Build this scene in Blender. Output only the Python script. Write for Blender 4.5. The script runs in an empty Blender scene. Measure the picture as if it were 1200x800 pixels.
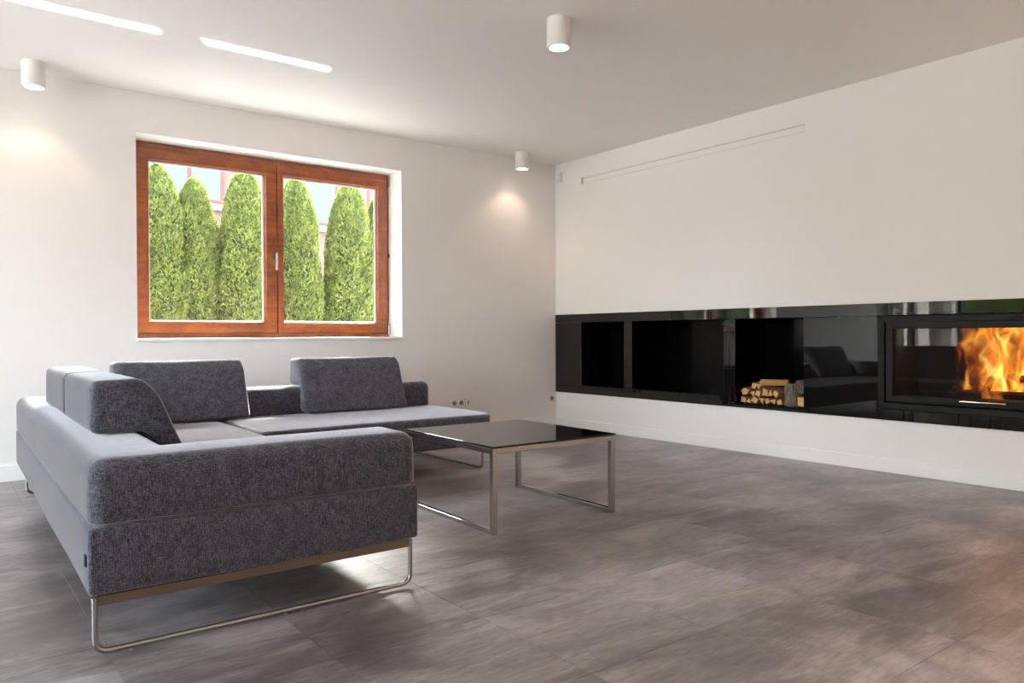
import bpy, bmesh, math, random
from mathutils import Vector, Matrix, noise as mnoise
R = math.radians
rnd = random.Random(7)
scn = bpy.context.scene
COL = scn.collection

# ------------------------------------------------------------------ camera
cam_d = bpy.data.cameras.new('camera'); cam = bpy.data.objects.new('camera', cam_d); COL.objects.link(cam)
YAW, PIT, ROL = 0.6569, -0.0089, -0.0044
fw = Vector((math.sin(YAW)*math.cos(PIT), math.cos(YAW)*math.cos(PIT), math.sin(PIT)))
rt = Vector((math.cos(YAW), -math.sin(YAW), 0)); up = rt.cross(fw)
r2 = math.cos(ROL)*rt + math.sin(ROL)*up; u2 = -math.sin(ROL)*rt + math.cos(ROL)*up
m = Matrix((r2, u2, -fw)).transposed().to_4x4(); m.translation = Vector((-5.1667, -5.9519, 0.9476))
cam.matrix_world = m
cam_d.sensor_width = 36; cam_d.lens = 36*888.29/1200; cam_d.clip_start = 0.05; cam_d.clip_end = 200
scn.camera = cam

# ------------------------------------------------------------------ world, sun, exposure
SUN_TO = Vector((0.68, 0.977, 1.0)).normalized()
w = bpy.data.worlds.new('sky'); scn.world = w; w.use_nodes = True
nt = w.node_tree; nt.nodes.clear()
sky = nt.nodes.new('ShaderNodeTexSky'); sky.sky_type = 'NISHITA'; sky.sun_disc = False
sky.sun_elevation = math.asin(SUN_TO.z); sky.sun_rotation = math.atan2(SUN_TO.x, SUN_TO.y)
sky.air_density = 1.0; sky.dust_density = 2.5; sky.ozone_density = 1.0
hs = nt.nodes.new('ShaderNodeHueSaturation'); hs.inputs['Saturation'].default_value = 0.40
bg = nt.nodes.new('ShaderNodeBackground'); bg.inputs['Strength'].default_value = 3.2
wo = nt.nodes.new('ShaderNodeOutputWorld')
nt.links.new(sky.outputs[0], hs.inputs['Color']); nt.links.new(hs.outputs[0], bg.inputs['Color']); nt.links.new(bg.outputs[0], wo.inputs[0])
sd = bpy.data.lights.new('sun', 'SUN'); sd.energy = 22.0; sd.angle = R(0.6); sd.color = (1.0, 0.95, 0.86)
so = bpy.data.objects.new('sun', sd); COL.objects.link(so); so.rotation_euler = SUN_TO.to_track_quat('Z', 'Y').to_euler(); so.location = (6, 8, 12)

def portal(loc, rot, sx, sy):
    d = bpy.data.lights.new('daylight_portal', 'AREA'); d.shape = 'RECTANGLE'; d.size = sx; d.size_y = sy
    d.cycles.is_portal = True
    o = bpy.data.objects.new('daylight_portal', d); COL.objects.link(o); o.location = loc; o.rotation_euler = rot
XL = -8.7                                       # side wall, out of frame on the left
GL_Y0, GL_Y1 = -0.35, -5.2                       # garden glazing in the side wall
GX0, GX1 = -8.5, -6.7                          # garden doors in the window wall, out of frame on the left
portal((XL-0.35, (GL_Y0+GL_Y1)/2, 1.28), (0, R(-90), 0), 2.5, abs(GL_Y1-GL_Y0))
portal(((GX0+GX1)/2, 0.46, 1.28), (R(-90), 0, 0), GX1-GX0, 2.5)
portal((-2.89, 0.47, 1.66), (R(-90), 0, 0), 2.2, 1.5)

# narrow lamps added in place of sun glinting off the outside metal sill
GLINT = 1.8
GL_DIR = Vector((-0.68, -0.977, 1.0)).normalized()
zax = -GL_DIR; xax = Vector((1, 0, 0)); xax = (xax - zax*xax.dot(zax)).normalized(); yax = zax.cross(xax)
for cx0, cx1 in ((-5.05, -4.10), (-3.99, -3.06)):         # span of each streak on the ceiling
    for i in range(6):
        L = (cx1-cx0)/6; t = (2.7-0.957)/GL_DIR.z
        p = Vector((cx0+L*(i+0.5), -1.255, 2.7)) - GL_DIR*t
        d = bpy.data.lights.new('sill_glint_lamp', 'AREA'); d.shape = 'RECTANGLE'; d.size = L*xax.x; d.size_y = 0.05
        d.energy = GLINT*L; d.spread = R(1.0); d.color = (1, 0.97, 0.92)
        o = bpy.data.objects.new('sill_glint_lamp', d); COL.objects.link(o)
        mm = Matrix((xax, yax, zax)).transposed().to_4x4(); mm.translation = p; o.matrix_world = mm

scn.view_settings.view_transform = 'Standard'; scn.view_settings.look = 'None'
scn.view_settings.gamma = 1.0; scn.view_settings.use_curve_mapping = False
scn.view_settings.exposure = 0.31

# ------------------------------------------------------------------ materials
def mat(name, base=(0.8, 0.8, 0.8), rough=0.5, metal=0.0, **kw):
    m = bpy.data.materials.new(name); m.use_nodes = True
    b = m.node_tree.nodes['Principled BSDF']
    b.inputs['Base Color'].default_value = (*base, 1); b.inputs['Roughness'].default_value = rough; b.inputs['Metallic'].default_value = metal
    for k, v in kw.items(): b.inputs[k.replace('_', ' ')].default_value = v
    return m
class G:
    """small node-graph helper"""
    def __init__(s, m): s.t = m.node_tree; s.b = s.t.nodes.get('Principled BSDF')
    def n(s, typ, **kw):
        x = s.t.nodes.new(typ)
        for k, v in kw.items():
            if k in x.inputs: x.inputs[k].default_value = v
            else: setattr(x, k, v)
        return x
    def l(s, a, b): s.t.links.new(a, b)
    def obj(s, scale=(1, 1, 1), kind='Object'):
        c = s.n('ShaderNodeTexCoord'); mp = s.n('ShaderNodeMapping'); mp.inputs['Scale'].default_value = scale
        s.l(c.outputs[kind], mp.inputs['Vector']); return mp.outputs[0]
    def pos(s, scale=(1, 1, 1), rot=(0, 0, 0)):
        c = s.n('ShaderNodeNewGeometry'); mp = s.n('ShaderNodeMapping'); mp.inputs['Scale'].default_value = scale; mp.inputs['Rotation'].default_value = rot
        s.l(c.outputs['Position'], mp.inputs['Vector']); return mp.outputs[0]
    def noise(s, vec, scale, detail=4, rough=0.55, dist=0.0):
        x = s.n('ShaderNodeTexNoise'); x.inputs['Scale'].default_value = scale; x.inputs['Detail'].default_value = detail
        x.inputs['Roughness'].default_value = rough; x.inputs['Distortion'].default_value = dist
        s.l(vec, x.inputs['Vector']); return x.outputs['Fac']
    def ramp(s, fac, stops):
        x = s.n('ShaderNodeValToRGB'); e = x.color_ramp.elements
        while len(e) < len(stops): e.new(0.5)
        for el, (p, c) in zip(e, stops): el.position = p; el.color = (*c, 1) if len(c) == 3 else c
        s.l(fac, x.inputs[0]); return x.outputs[0]
    def math(s, op, a, b=None, clamp=False):
        x = s.n('ShaderNodeMath'); x.operation = op; x.use_clamp = clamp
        for i, v in enumerate((a, b)):
            if v is None: continue
            if isinstance(v, (int, float)): x.inputs[i].default_value = v
            else: s.l(v, x.inputs[i])
        return x.outputs[0]
    def mix(s, fac, a, b, typ='MIX'):
        x = s.n('ShaderNodeMixRGB'); x.blend_type = typ
        for k, v in ((0, fac), (1, a), (2, b)):
            if isinstance(v, (int, float)): x.inputs[k].default_value = v
            elif isinstance(v, tuple): x.inputs[k].default_value = (*v, 1)
            else: s.l(v, x.inputs[k])
        return x.outputs[0]
    def bump(s, h, strength=0.2, dist=0.01):
        x = s.n('ShaderNodeBump'); x.inputs['Strength'].default_value = strength; x.inputs['Distance'].default_value = dist
        s.l(h, x.inputs['Height']); s.l(x.outputs[0], s.b.inputs['Normal'])

def painted(name, c):
    m = mat(name, c, 0.55); g = G(m); n = g.noise(g.pos(), 90, 3); g.bump(n, 0.03, 0.002)
    n2 = g.noise(g.pos(), 0.8, 2); g.l(g.ramp(n2, [(0.3, tuple(x*0.985 for x in c)), (0.7, c)]), g.b.inputs['Base Color']); return m
M = {}
M['wall'] = painted('white_wall_paint', (0.87, 0.838, 0.815))
M['ceil'] = painted('white_ceiling_paint', (0.92, 0.885, 0.86))
M['trim'] = painted('white_trim_paint', (0.88, 0.86, 0.84))
M['white_metal'] = mat('white_lacquered_metal', (0.80, 0.79, 0.75), 0.35)
M['white_plastic'] = mat('white_plastic', (0.80, 0.77, 0.70), 0.35)
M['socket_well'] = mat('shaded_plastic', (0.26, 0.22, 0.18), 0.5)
M['vent_grey'] = mat('vent_grey', (0.50, 0.47, 0.44), 0.5)
M['dark_hole'] = mat('dark_plastic', (0.03, 0.03, 0.03), 0.5)
M['grout'] = mat('grey_grout', (0.20, 0.18, 0.175), 0.7)

def floor_mat():
    m = mat('brushed_concrete_tile', rough=0.4); g = G(m)
    oi = g.n('ShaderNodeObjectInfo')
    off = g.n('ShaderNodeVectorMath'); off.operation = 'SCALE'; off.inputs['Scale'].default_value = 9.0
    cmb = g.n('ShaderNodeCombineXYZ'); g.l(oi.outputs['Random'], cmb.inputs[0]); g.l(oi.outputs['Random'], cmb.inputs[1])
    g.l(cmb.outputs[0], off.inputs[0])
    def shifted(scale, rot=(0, 0, 0), k=True):
        v = g.pos(scale, rot)
        if not k: return v
        a = g.n('ShaderNodeVectorMath'); a.operation = 'ADD'; g.l(v, a.inputs[0]); g.l(off.outputs[0], a.inputs[1]); return a.outputs[0]
    big = g.noise(g.pos((0.8, 1.25, 1), (0, 0, R(10))), 1.25, 6, 0.62, 0.7)
    streak = g.noise(shifted((1.7, 6.0, 1), (0, 0, R(9))), 1.5, 8, 0.68, 1.1)
    fine = g.noise(shifted((9, 46, 1), (0, 0, R(7))), 1.5, 6, 0.72, 0.5)
    f = g.math('ADD', g.math('MULTIPLY', big, 0.50), g.math('MULTIPLY', streak, 0.33))
    f = g.math('ADD', f, g.math('MULTIPLY', fine, 0.17))
    f = g.math('ADD', f, g.math('MULTIPLY', oi.outputs['Random'], 0.03))
    c = g.ramp(f, [(0.41, (0.083, 0.072, 0.073)), (0.48, (0.155, 0.135, 0.136)), (0.545, (0.270, 0.241, 0.241)), (0.63, (0.44, 0.405, 0.408))])
    warm = g.noise(g.pos((1, 1, 1)), 0.9, 3)
    c = g.mix(g.math('MULTIPLY', g.ramp(warm, [(0.5, (0, 0, 0)), (0.7, (1, 1, 1))]), 0.28), c, (0.17, 0.145, 0.115))
    g.l(c, g.b.inputs['Base Color'])
    g.l(g.ramp(streak, [(0.3, (0.29, 0.29, 0.29)), (0.7, (0.40, 0.40, 0.40))]), g.b.inputs['Roughness'])
    g.bump(fine, 0.02, 0.001); return m
M['tile'] = floor_mat()
M['tile'].node_tree.nodes['Principled BSDF'].inputs['IOR'].default_value = 1.75

def fabric(name, k=1.0):
    m = mat(name, rough=0.95); g = G(m); b = g.b
    b.inputs['Sheen Weight'].default_value = 1.0; b.inputs['Sheen Roughness'].default_value = 0.32; b.inputs['Sheen Tint'].default_value = (0.93, 0.93, 1, 1)
    b.inputs['Specular IOR Level'].default_value = 0.15
    a = g.noise(g.obj((60, 60, 520)), 1.0, 4, 0.7); c = g.noise(g.obj((420, 420, 50)), 1.0, 4, 0.7)
    d = g.noise(g.obj(), 260, 3, 0.7); e = g.noise(g.obj(), 22, 4, 0.6)
    f = g.math('ADD', g.math('MULTIPLY', a, 0.34), g.math('MULTIPLY', c, 0.34))
    f = g.math('ADD', f, g.math('MULTIPLY', d, 0.22)); f = g.math('ADD', f, g.math('MULTIPLY', e, 0.12))
    g.l(g.ramp(f, [(0.42, (0.030*k, 0.031*k, 0.044*k)), (0.50, (0.110*k, 0.112*k, 0.143*k)), (0.58, (0.31*k, 0.31*k, 0.37*k))]), b.inputs['Base Color'])
    g.bump(f, 0.55, 0.004); return m
M['fabric'] = fabric('grey_tweed_fabric', 0.55)
M['tag'] = mat('navy_tag', (0.015, 0.016, 0.03), 0.8)
def brushed(name, c, rough): return mat(name, c, rough, 1.0)
M['steel'] = brushed('brushed_steel', (0.40, 0.39, 0.39), 0.27)
M['chrome'] = brushed('polished_steel', (0.60, 0.59, 0.58), 0.13)
M['bar'] = mat('bronze_rail', (0.16, 0.13, 0.10), 0.4, 0.7)
M['foot'] = mat('clear_plastic_foot', (0.20, 0.20, 0.21), 0.4)
M['table_glass'] = mat('black_table_glass', (0.006, 0.006, 0.006), 0.03, IOR=1.5)
M['black_glass'] = mat('black_panel_glass', (0.007, 0.0065, 0.006), 0.025, IOR=1.5)
M['niche'] = mat('black_niche_lining', (0.003, 0.003, 0.003), 0.12, IOR=1.25)
M['iron'] = mat('black_fireplace_iron', (0.010, 0.0095, 0.009), 0.5, IOR=1.3)
M['iron_dark'] = mat('sooty_firebox', (0.006, 0.0055, 0.005), 0.8)

def wood_frame():
    m = mat('varnished_mahogany', rough=0.28); g = G(m)
    n = g.noise(g.pos((5, 5, 5)), 1.6, 5, 0.6, 0.8); n2 = g.noise(g.pos((1.2, 60, 40)), 1.0, 4)
    f = g.math('ADD', g.math('MULTIPLY', n, 0.6), g.math('MULTIPLY', n2, 0.4))
    g.l(g.ramp(f, [(0.38, (0.22, 0.052, 0.016)), (0.5, (0.30, 0.078, 0.022)), (0.62, (0.38, 0.108, 0.032))]), g.b.inputs['Base Color'])
    g.b.inputs['Coat Weight'].default_value = 0.3; g.b.inputs['Coat Roughness'].default_value = 0.15
    return m
M['mahogany'] = wood_frame()

def pane_mat(name, tint=(0.96, 0.98, 0.97)):
    m = bpy.data.materials.new(name); m.use_nodes = True; t = m.node_tree; t.nodes.clear()
    o = t.nodes.new('ShaderNodeOutputMaterial'); mx = t.nodes.new('ShaderNodeMixShader'); tr = t.nodes.new('ShaderNodeBsdfTransparent')
    gl = t.nodes.new('ShaderNodeBsdfGlossy'); tr.inputs[0].default_value = (*tint, 1); gl.inputs['Roughness'].default_value = 0.01
    # reflectance of a thin pane (Schlick), the same from both sides
    lw = t.nodes.new('ShaderNodeLayerWeight'); lw.inputs['Blend'].default_value = 0.5
    pw = t.nodes.new('ShaderNodeMath'); pw.operation = 'POWER'; pw.inputs[1].default_value = 5.0
    ma = t.nodes.new('ShaderNodeMath'); ma.operation = 'MULTIPLY_ADD'; ma.inputs[1].default_value = 0.96; ma.inputs[2].default_value = 0.03; ma.use_clamp = True
    t.links.new(lw.outputs['Facing'], pw.inputs[0]); t.links.new(pw.outputs[0], ma.inputs[0])
    t.links.new(ma.outputs[0], mx.inputs[0]); t.links.new(tr.outputs[0], mx.inputs[1]); t.links.new(gl.outputs[0], mx.inputs[2]); t.links.new(mx.outputs[0], o.inputs[0])
    return m
M['pane'] = pane_mat('window_glass'); M['fire_pane'] = pane_mat('fire_door_glass', (0.93, 0.92, 0.90))

def emit(name, c, s):
    m = bpy.data.materials.new(name); m.use_nodes = True; t = m.node_tree; t.nodes.clear()
    o = t.nodes.new('ShaderNodeOutputMaterial'); e = t.nodes.new('ShaderNodeEmission'); e.inputs[0].default_value = (*c, 1); e.inputs[1].default_value = s
    t.links.new(e.outputs[0], o.inputs[0]); return m
M['bulb'] = emit('warm_bulb', (1.0, 0.88, 0.70), 12.0)

def leaf_mat(name, dark, light):
    m = bpy.data.materials.new(name); m.use_nodes = True; g = G(m); t = m.node_tree
    n = g.noise(g.pos(), 9, 3); n2 = g.noise(g.pos(), 55, 2)
    f = g.math('ADD', g.math('MULTIPLY', n, 0.5), g.math('MULTIPLY', n2, 0.5))
    c = g.ramp(f, [(0.36, dark), (0.62, light)])
    g.l(c, g.b.inputs['Base Color']); g.b.inputs['Roughness'].default_value = 0.6; g.b.inputs['Specular IOR Level'].default_value = 0.25
    tl = g.n('ShaderNodeBsdfTranslucent'); g.l(c, tl.inputs[0]); mx = g.n('ShaderNodeMixShader'); mx.inputs[0].default_value = 0.45
    out = t.nodes['Material Output']; g.l(g.b.outputs[0], mx.inputs[1]); g.l(tl.outputs[0], mx.inputs[2]); g.l(mx.outputs[0], out.inputs[0]); return m
M['leaf'] = leaf_mat('arborvitae_sprays', (0.05, 0.085, 0.022), (0.30, 0.34, 0.095))
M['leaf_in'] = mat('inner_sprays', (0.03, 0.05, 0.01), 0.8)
M['leaf2'] = leaf_mat('garden_tree_leaves', (0.08, 0.14, 0.02), (0.30, 0.34, 0.05))
def bark(name, a, b, sc=(14, 14, 3)):
    m = mat(name, rough=0.9); g = G(m); n = g.noise(g.obj(sc), 3, 6, 0.65, 0.6)
    g.l(g.ramp(n, [(0.35, a), (0.65, b)]), g.b.inputs['Base Color']); g.bump(n, 0.6, 0.01); return m
M['bark'] = bark('brown_bark', (0.05, 0.035, 0.022), (0.16, 0.11, 0.07))
M['bark_grey'] = bark('grey_ridged_bark', (0.03, 0.025, 0.02), (0.26, 0.22, 0.17), (26, 26, 4))
M['cut'] = bark('split_firewood', (0.36, 0.17, 0.06), (0.66, 0.38, 0.16), (5, 24, 24))
M['cut_end'] = bark('sawn_log_end', (0.48, 0.25, 0.095), (0.74, 0.46, 0.21), (30, 6, 6))
M['char'] = bark('charred_log', (0.008, 0.006, 0.005), (0.05, 0.035, 0.025), (20, 20, 20))
def ground_mat():
    m = mat('pale_paving_and_lawn', rough=0.9); g = G(m); n = g.noise(g.pos(), 2.0, 6, 0.6)
    g.l(g.ramp(n, [(0.35, (0.58, 0.56, 0.52)), (0.65, (0.70, 0.67, 0.63))]), g.b.inputs['Base Color']); return m
M['ground'] = ground_mat()
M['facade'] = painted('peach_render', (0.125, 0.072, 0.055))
M['roof'] = mat('brown_roof', (0.12, 0.07, 0.05), 0.8)
M['red_frame'] = mat('red_window_frame', (0.15, 0.028, 0.016), 0.5)
M['sky_glass'] = mat('house_window_glass', (0.062, 0.072, 0.095), 0.08, 0.0, IOR=1.45)
M['sill_grey'] = mat('grey_sill', (0.20, 0.18, 0.17), 0.5)
M['alu'] = mat('dark_aluminium', (0.035, 0.033, 0.032), 0.4, 0.3)
M['ext_metal'] = mat('metal_sill', (0.7, 0.7, 0.7), 0.25, 0.9)

# ------------------------------------------------------------------ mesh helpers
def link(name, me, mats, parent=None, loc=(0, 0, 0), rot=(0, 0, 0)):
    o = bpy.data.objects.new(name, me); COL.objects.link(o)
    if not isinstance(mats, (list, tuple)): mats = [mats]
    if me is not None and len(me.materials) == 0:
        for x in mats: me.materials.append(x)
    o.location = loc; o.rotation_euler = rot
    if parent is not None: o.parent = parent
    return o
def done(bm, name, mats, parent=None, loc=(0, 0, 0), rot=(0, 0, 0), smooth=True, angle=18):
    bmesh.ops.recalc_face_normals(bm, faces=bm.faces)
    me = bpy.data.meshes.new(name); bm.to_mesh(me); bm.free()
    if smooth:
        me.polygons.foreach_set('use_smooth', [True]*len(me.polygons))
        me.set_sharp_from_angle(angle=R(angle))
    return link(name, me, mats, parent, loc, rot)
def abox(bm, x0, x1, y0, y1, z0, z1, mi=0):
    v = [bm.verts.new((x, y, z)) for x in (x0, x1) for y in (y0, y1) for z in (z0, z1)]
    fs = []
    for q in ((0, 1, 3, 2), (4, 6, 7, 5), (0, 4, 5, 1), (2, 3, 7, 6), (0, 2, 6, 4), (1, 5, 7, 3)):
        f = bm.faces.new([v[i] for i in q]); f.material_index = mi; fs.append(f)
    return v, fs
def rbox(bm, x0, x1, y0, y1, z0, z1, r=0.003, seg=2, sel=None):
    v, fs = abox(bm, min(x0, x1), max(x0, x1), min(y0, y1), max(y0, y1), min(z0, z1), max(z0, z1))
    es = {e for f in fs for e in f.edges}
    if sel: es = {e for e in es if sel(e)}
    bmesh.ops.recalc_face_normals(bm, faces=fs)
    bmesh.ops.bevel(bm, geom=list(es), offset=r, segments=seg, profile=0.5, affect='EDGES', clamp_overlap=True)
def box(name, b, m, parent=None, r=0.003, seg=2, loc=(0, 0, 0), rot=(0, 0, 0)):
    bm = bmesh.new()
    if r: rbox(bm, *b, r=r, seg=seg)
    else: abox(bm, *b)
    return done(bm, name, m, parent, loc, rot)
def prism(pts, z0, z1, r=0.02, seg=3, axis='Z', sel=None):
    """closed polygon swept along an axis, edges rounded"""
    bm = bmesh.new()
    def P(a, b, c): return {'Z': (a, b, c), 'X': (c, a, b), 'Y': (a, c, b)}[axis]
    lo = [bm.verts.new(P(a, b, z0)) for a, b in pts]; hi = [bm.verts.new(P(a, b, z1)) for a, b in pts]
    bm.faces.new(lo); bm.faces.new(list(reversed(hi)))
    n = len(pts)
    for i in range(n): bm.faces.new((lo[i], hi[i], hi[(i+1) % n], lo[(i+1) % n]))
    bmesh.ops.recalc_face_normals(bm, faces=bm.faces)
    es = [e for e in bm.edges if (sel is None or sel(e))]
    if r: bmesh.ops.bevel(bm, geom=es, offset=r, segments=seg, profile=0.5, affect='EDGES', clamp_overlap=True)
    return bm
def lathe(bm, prof, n=32, mi=0, c=(0, 0, 0)):
    rings = []
    for r, z in prof:
        rings.append([bm.verts.new((c[0]+r*math.cos(2*math.pi*i/n), c[1]+r*math.sin(2*math.pi*i/n), c[2]+z)) for i in range(n)] if r > 1e-6 else [bm.verts.new((c[0], c[1], c[2]+z))])
    for a, b in zip(rings, rings[1:]):
        for i in range(n):
            j = (i+1) % n
            if len(a) == 1 and len(b) == 1: continue
            if len(a) == 1: f = bm.faces.new((a[0], b[i], b[j]))
            elif len(b) == 1: f = bm.faces.new((a[i], b[0], a[j]))
            else: f = bm.faces.new((a[i], b[i], b[j], a[j]))
            f.material_index = mi
def tube(bm, path, r, n=10, closed=False, flat=1.0):
    P = [Vector(p) for p in path]; rings = []
    for i, p in enumerate(P):
        a = P[i-1] if (i or closed) else p; b = P[(i+1) % len(P)] if (i < len(P)-1 or closed) else p
        t = (b-a).normalized(); ref = Vector((0, 0, 1)) if abs(t.z) < 0.9 else Vector((0, 1, 0)) if abs(t.y) < 0.9 else Vector((1, 0, 0))
        s = t.cross(ref).normalized(); u = s.cross(t)
        rings.append([bm.verts.new(p+s*(r*math.cos(2*math.pi*k/n))+u*(r*flat*math.sin(2*math.pi*k/n))) for k in range(n)])
    rr = rings + ([rings[0]] if closed else [])
    for a, b in zip(rr, rr[1:]):
        off = 0
        best = min(range(n), key=lambda o: sum((a[k].co-b[(k+o) % n].co).length for k in range(0, n, 2)))
        for k in range(n): bm.faces.new((a[k], a[(k+1) % n], b[(k+1+best) % n], b[(k+best) % n]))
    if not closed: bm.faces.new(rings[0]); bm.faces.new(rings[-1])
def fillet(pts, r, n=5):
    """polyline with rounded inner corners"""
    out = [Vector(pts[0])]
    for a, b, c in zip(pts, pts[1:], pts[2:]):
        a, b, c = Vector(a), Vector(b), Vector(c); p0 = b+(a-b).normalized()*r; p1 = b+(c-b).normalized()*r
        for i in range(n+1):
            t = i/n; out.append(p0*(1-t)**2 + b*(2*t*(1-t)) + p1*t*t)
    return out+[Vector(pts[-1])]
def empty(name, loc=(0, 0, 0), rz=0):
    o = bpy.data.objects.new(name, None); COL.objects.link(o); o.location = loc; o.rotation_euler = (0, 0, rz); o.empty_display_size = 0.1; return o
def tag(o, label, cat=None, group=None, kind=None):
    if label: o['label'] = label
    if cat: o['category'] = cat
    if group: o['group'] = group
    if kind: o['kind'] = kind
    return o
def copy_tree(o, parent=None):
    c = o.copy(); COL.objects.link(c); c.parent = parent
    for ch in o.children:
        copy_tree(ch, c)
    return c

# ------------------------------------------------------------------ room shell
H = 2.7; YN = -9.6
WX0, WX1, WZ0, WZ1 = -3.972, -1.813, 0.930, 2.410     # window opening
WT = 0.42                                              # outer wall thickness
bm = bmesh.new()                                       # wall with the window
abox(bm, GX1, WX0, 0, WT, 0, H); abox(bm, XL, GX0, 0, WT, 0, H); abox(bm, GX0, GX1, 0, WT, 2.55, H); abox(bm, WX1, 0, 0, WT, 0, H); abox(bm, WX0, WX1, 0, WT, 0, WZ0); abox(bm, WX0, WX1, 0, WT, WZ1, H)
bmesh.ops.remove_doubles(bm, verts=bm.verts, dist=1e-5)
tag(done(bm, 'wall_far', M['wall'], smooth=False), 'white painted wall pierced by the wooden window', 'wall', kind='structure')
PZ0, PZ1, PY1 = 0.356, 1.152, -5.3                     # black panel band
bm = bmesh.new()
abox(bm, 0, 0.6, YN, WT, PZ1, H); abox(bm, 0, 0.6, YN, WT, 0, PZ0); abox(bm, 0, 0.6, YN, PY1, PZ0, PZ1); abox(bm, 0.0, 0.6, 0, WT, PZ0, PZ1); abox(bm, 0.56, 0.6, PY1, 0, PZ0, PZ1)
tag(done(bm, 'wall_right', M['wall'], smooth=False), 'white painted wall around the black fireplace band', 'wall', kind='structure')
bm = bmesh.new()
abox(bm, XL-0.3, XL, YN, GL_Y1, 0, H); abox(bm, XL-0.3, XL, GL_Y0, WT, 0, H); abox(bm, XL-0.3, XL, GL_Y1, GL_Y0, 2.55, H)
tag(done(bm, 'wall_left', M['wall'], smooth=False), 'white side wall framing the garden glazing', 'wall', kind='structure')
tag(box('wall_near', (XL, 0.6, YN-0.3, YN, 0, H), M['wall'], r=0), 'plain white wall at the far back of the room', 'wall', kind='structure')
tag(box('ceiling', (XL-0.3, 0.6, YN-0.3, WT, H, H+0.25), M['ceil'], r=0), 'smooth white ceiling', 'ceiling', kind='structure')
bm = bmesh.new(); abox(bm, XL-0.4, 1.2, YN-0.6, 0.5, H+0.25, H+0.42); abox(bm, -6.2, 1.2, 0.5, 1.48, H+0.25, H+0.42)  # unseen overhang above the window, added to keep sun off the seat
tag(done(bm, 'roof_sun_eave', M['roof'], smooth=False), 'unseen brown roof slab with an overhang added to cut the window sun', 'roof', kind='structure')

# floor tiles
fl = tag(box('floor', (XL-0.3, 0.6, YN-0.3, WT, -0.12, -0.003), M['grout'], r=0), 'brushed grey stone tile floor with thin joints', 'floor', kind='structure')
TX, TY = 0.521, 0.533
bm = bmesh.new(); rbox(bm, -TX/2+0.0006, TX/2-0.0006, -TY/2+0.0006, TY/2-0.0006, -0.012, 0.0, r=0.0005, seg=1, sel=lambda e: all(v.co.z > -0.001 for v in e.verts))
bmesh.ops.recalc_face_normals(bm, faces=bm.faces); tile_me = bpy.data.meshes.new('floor_tile'); bm.to_mesh(tile_me); bm.free(); tile_me.materials.append(M['tile'])
def tile(x0, x1, y0, y1):
    if x1-x0 > TX-0.004 and y1-y0 > TY-0.004:
        o = link('floor_tile', tile_me, M['tile'], fl, ((x0+x1)/2, (y0+y1)/2, 0))
    elif x1-x0 > 0.02 and y1-y0 > 0.02:
        b = bmesh.new(); rbox(b, x0+0.0006, x1-0.0006, y0+0.0006, y1-0.0006, -0.012, 0, r=0.0005, seg=1, sel=lambda e: all(v.co.z > -0.001 for v in e.verts))
        done(b, 'floor_tile', M['tile'], fl)
k = 0; xr = -0.058 + TX
while xr > XL:
    xa, xb = max(xr-TX, XL), min(xr, 0)
    if xr < -6.3: break
    if xb > xa:
        yo = -3.116 if xr > -1.2 else -3.348
        j = math.ceil((0-yo)/TY); yt = yo + j*TY
        while yt > -8.4:
            tile(xa, xb, yt-TY, min(yt, 0)); yt -= TY
        box('floor_tile', (xa+0.001, xb-0.001, YN, yt-0.001, -0.012, 0), M['tile'], fl, r=0)
    xr -= TX

bm = bmesh.new(); xb = xr                                # tiles out of view on the left, one part
while xb > XL:
    yt = -3.348 + 7*TY
    while yt > YN:
        abox(bm, max(xb-TX, XL)+0.0006, xb-0.0006, max(yt-TY, YN)+0.0006, min(yt, 0)-0.0006, -0.012, 0); yt -= TY
    xb -= TX
tag(done(bm, 'floor_tiles', M['tile'], fl, smooth=False), None, kind='stuff')

# skirting
tag(box('baseboard_far', (GX1, -0.012, -0.012, 0.001, 0, 0.105), M['trim'], r=0.003), 'white skirting board along the window wall', 'baseboard', kind='structure')
tag(box('baseboard_right', (-0.007, 0.001, -8.5, 0, 0, 0.095), M['trim'], r=0.003), 'white skirting board below the fireplace wall', 'baseboard', kind='structure')

# ------------------------------------------------------------------ window in view
WY = 0.225                                             # room-side face of the frame
win = tag(empty('window_1', ((WX0+WX1)/2, WY, WZ0)), 'two-leaf mahogany window with a steel handle looking onto a hedge', 'window', kind='structure')
def wpart(name, bm, m, parent):
    o = done(bm, name, m); o.parent = parent; o.matrix_parent_inverse = Matrix.Translation(parent.location).inverted() if parent.parent is None else Matrix.Identity(4)
    return o
def rect_frame(x0, x1, z0, z1, wl, wr, wb, wt, y0, y1, r=0.006):
    """four mitred members of a rectangular frame with stepped inner edge"""
    bm = bmesh.new()
    o = [(x0, z0), (x1, z0), (x1, z1), (x0, z1)]; i = [(x0+wl, z0+wb), (x1-wr, z0+wb), (x1-wr, z1-wt), (x0+wl, z1-wt)]
    V = {}
    for key, pts in (('o', o), ('i', i)):
        for yy in (y0, y1): V[key, yy] = [bm.verts.new((a, yy, c)) for a, c in pts]
    for k in range(4):
        j = (k+1) % 4
        for yy in (y0, y1): bm.faces.new((V['o', yy][k], V['o', yy][j], V['i', yy][j], V['i', yy][k]))
        for key in 'oi': bm.faces.new((V[key, y0][k], V[key, y0][j], V[key, y1][j], V[key, y1][k]))
    bmesh.ops.recalc_face_normals(bm, faces=bm.faces)
    es = [e for e in bm.edges if all(abs(v.co.y-y0) < 1e-5 for v in e.verts) and (abs(e.verts[0].co.x-e.verts[1].co.x) < 1e-5 or abs(e.verts[0].co.z-e.verts[1].co.z) < 1e-5)]
    bmesh.ops.bevel(bm, geom=es, offset=r, segments=2, profile=0.5, affect='EDGES', clamp_overlap=True)
    return bm
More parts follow.
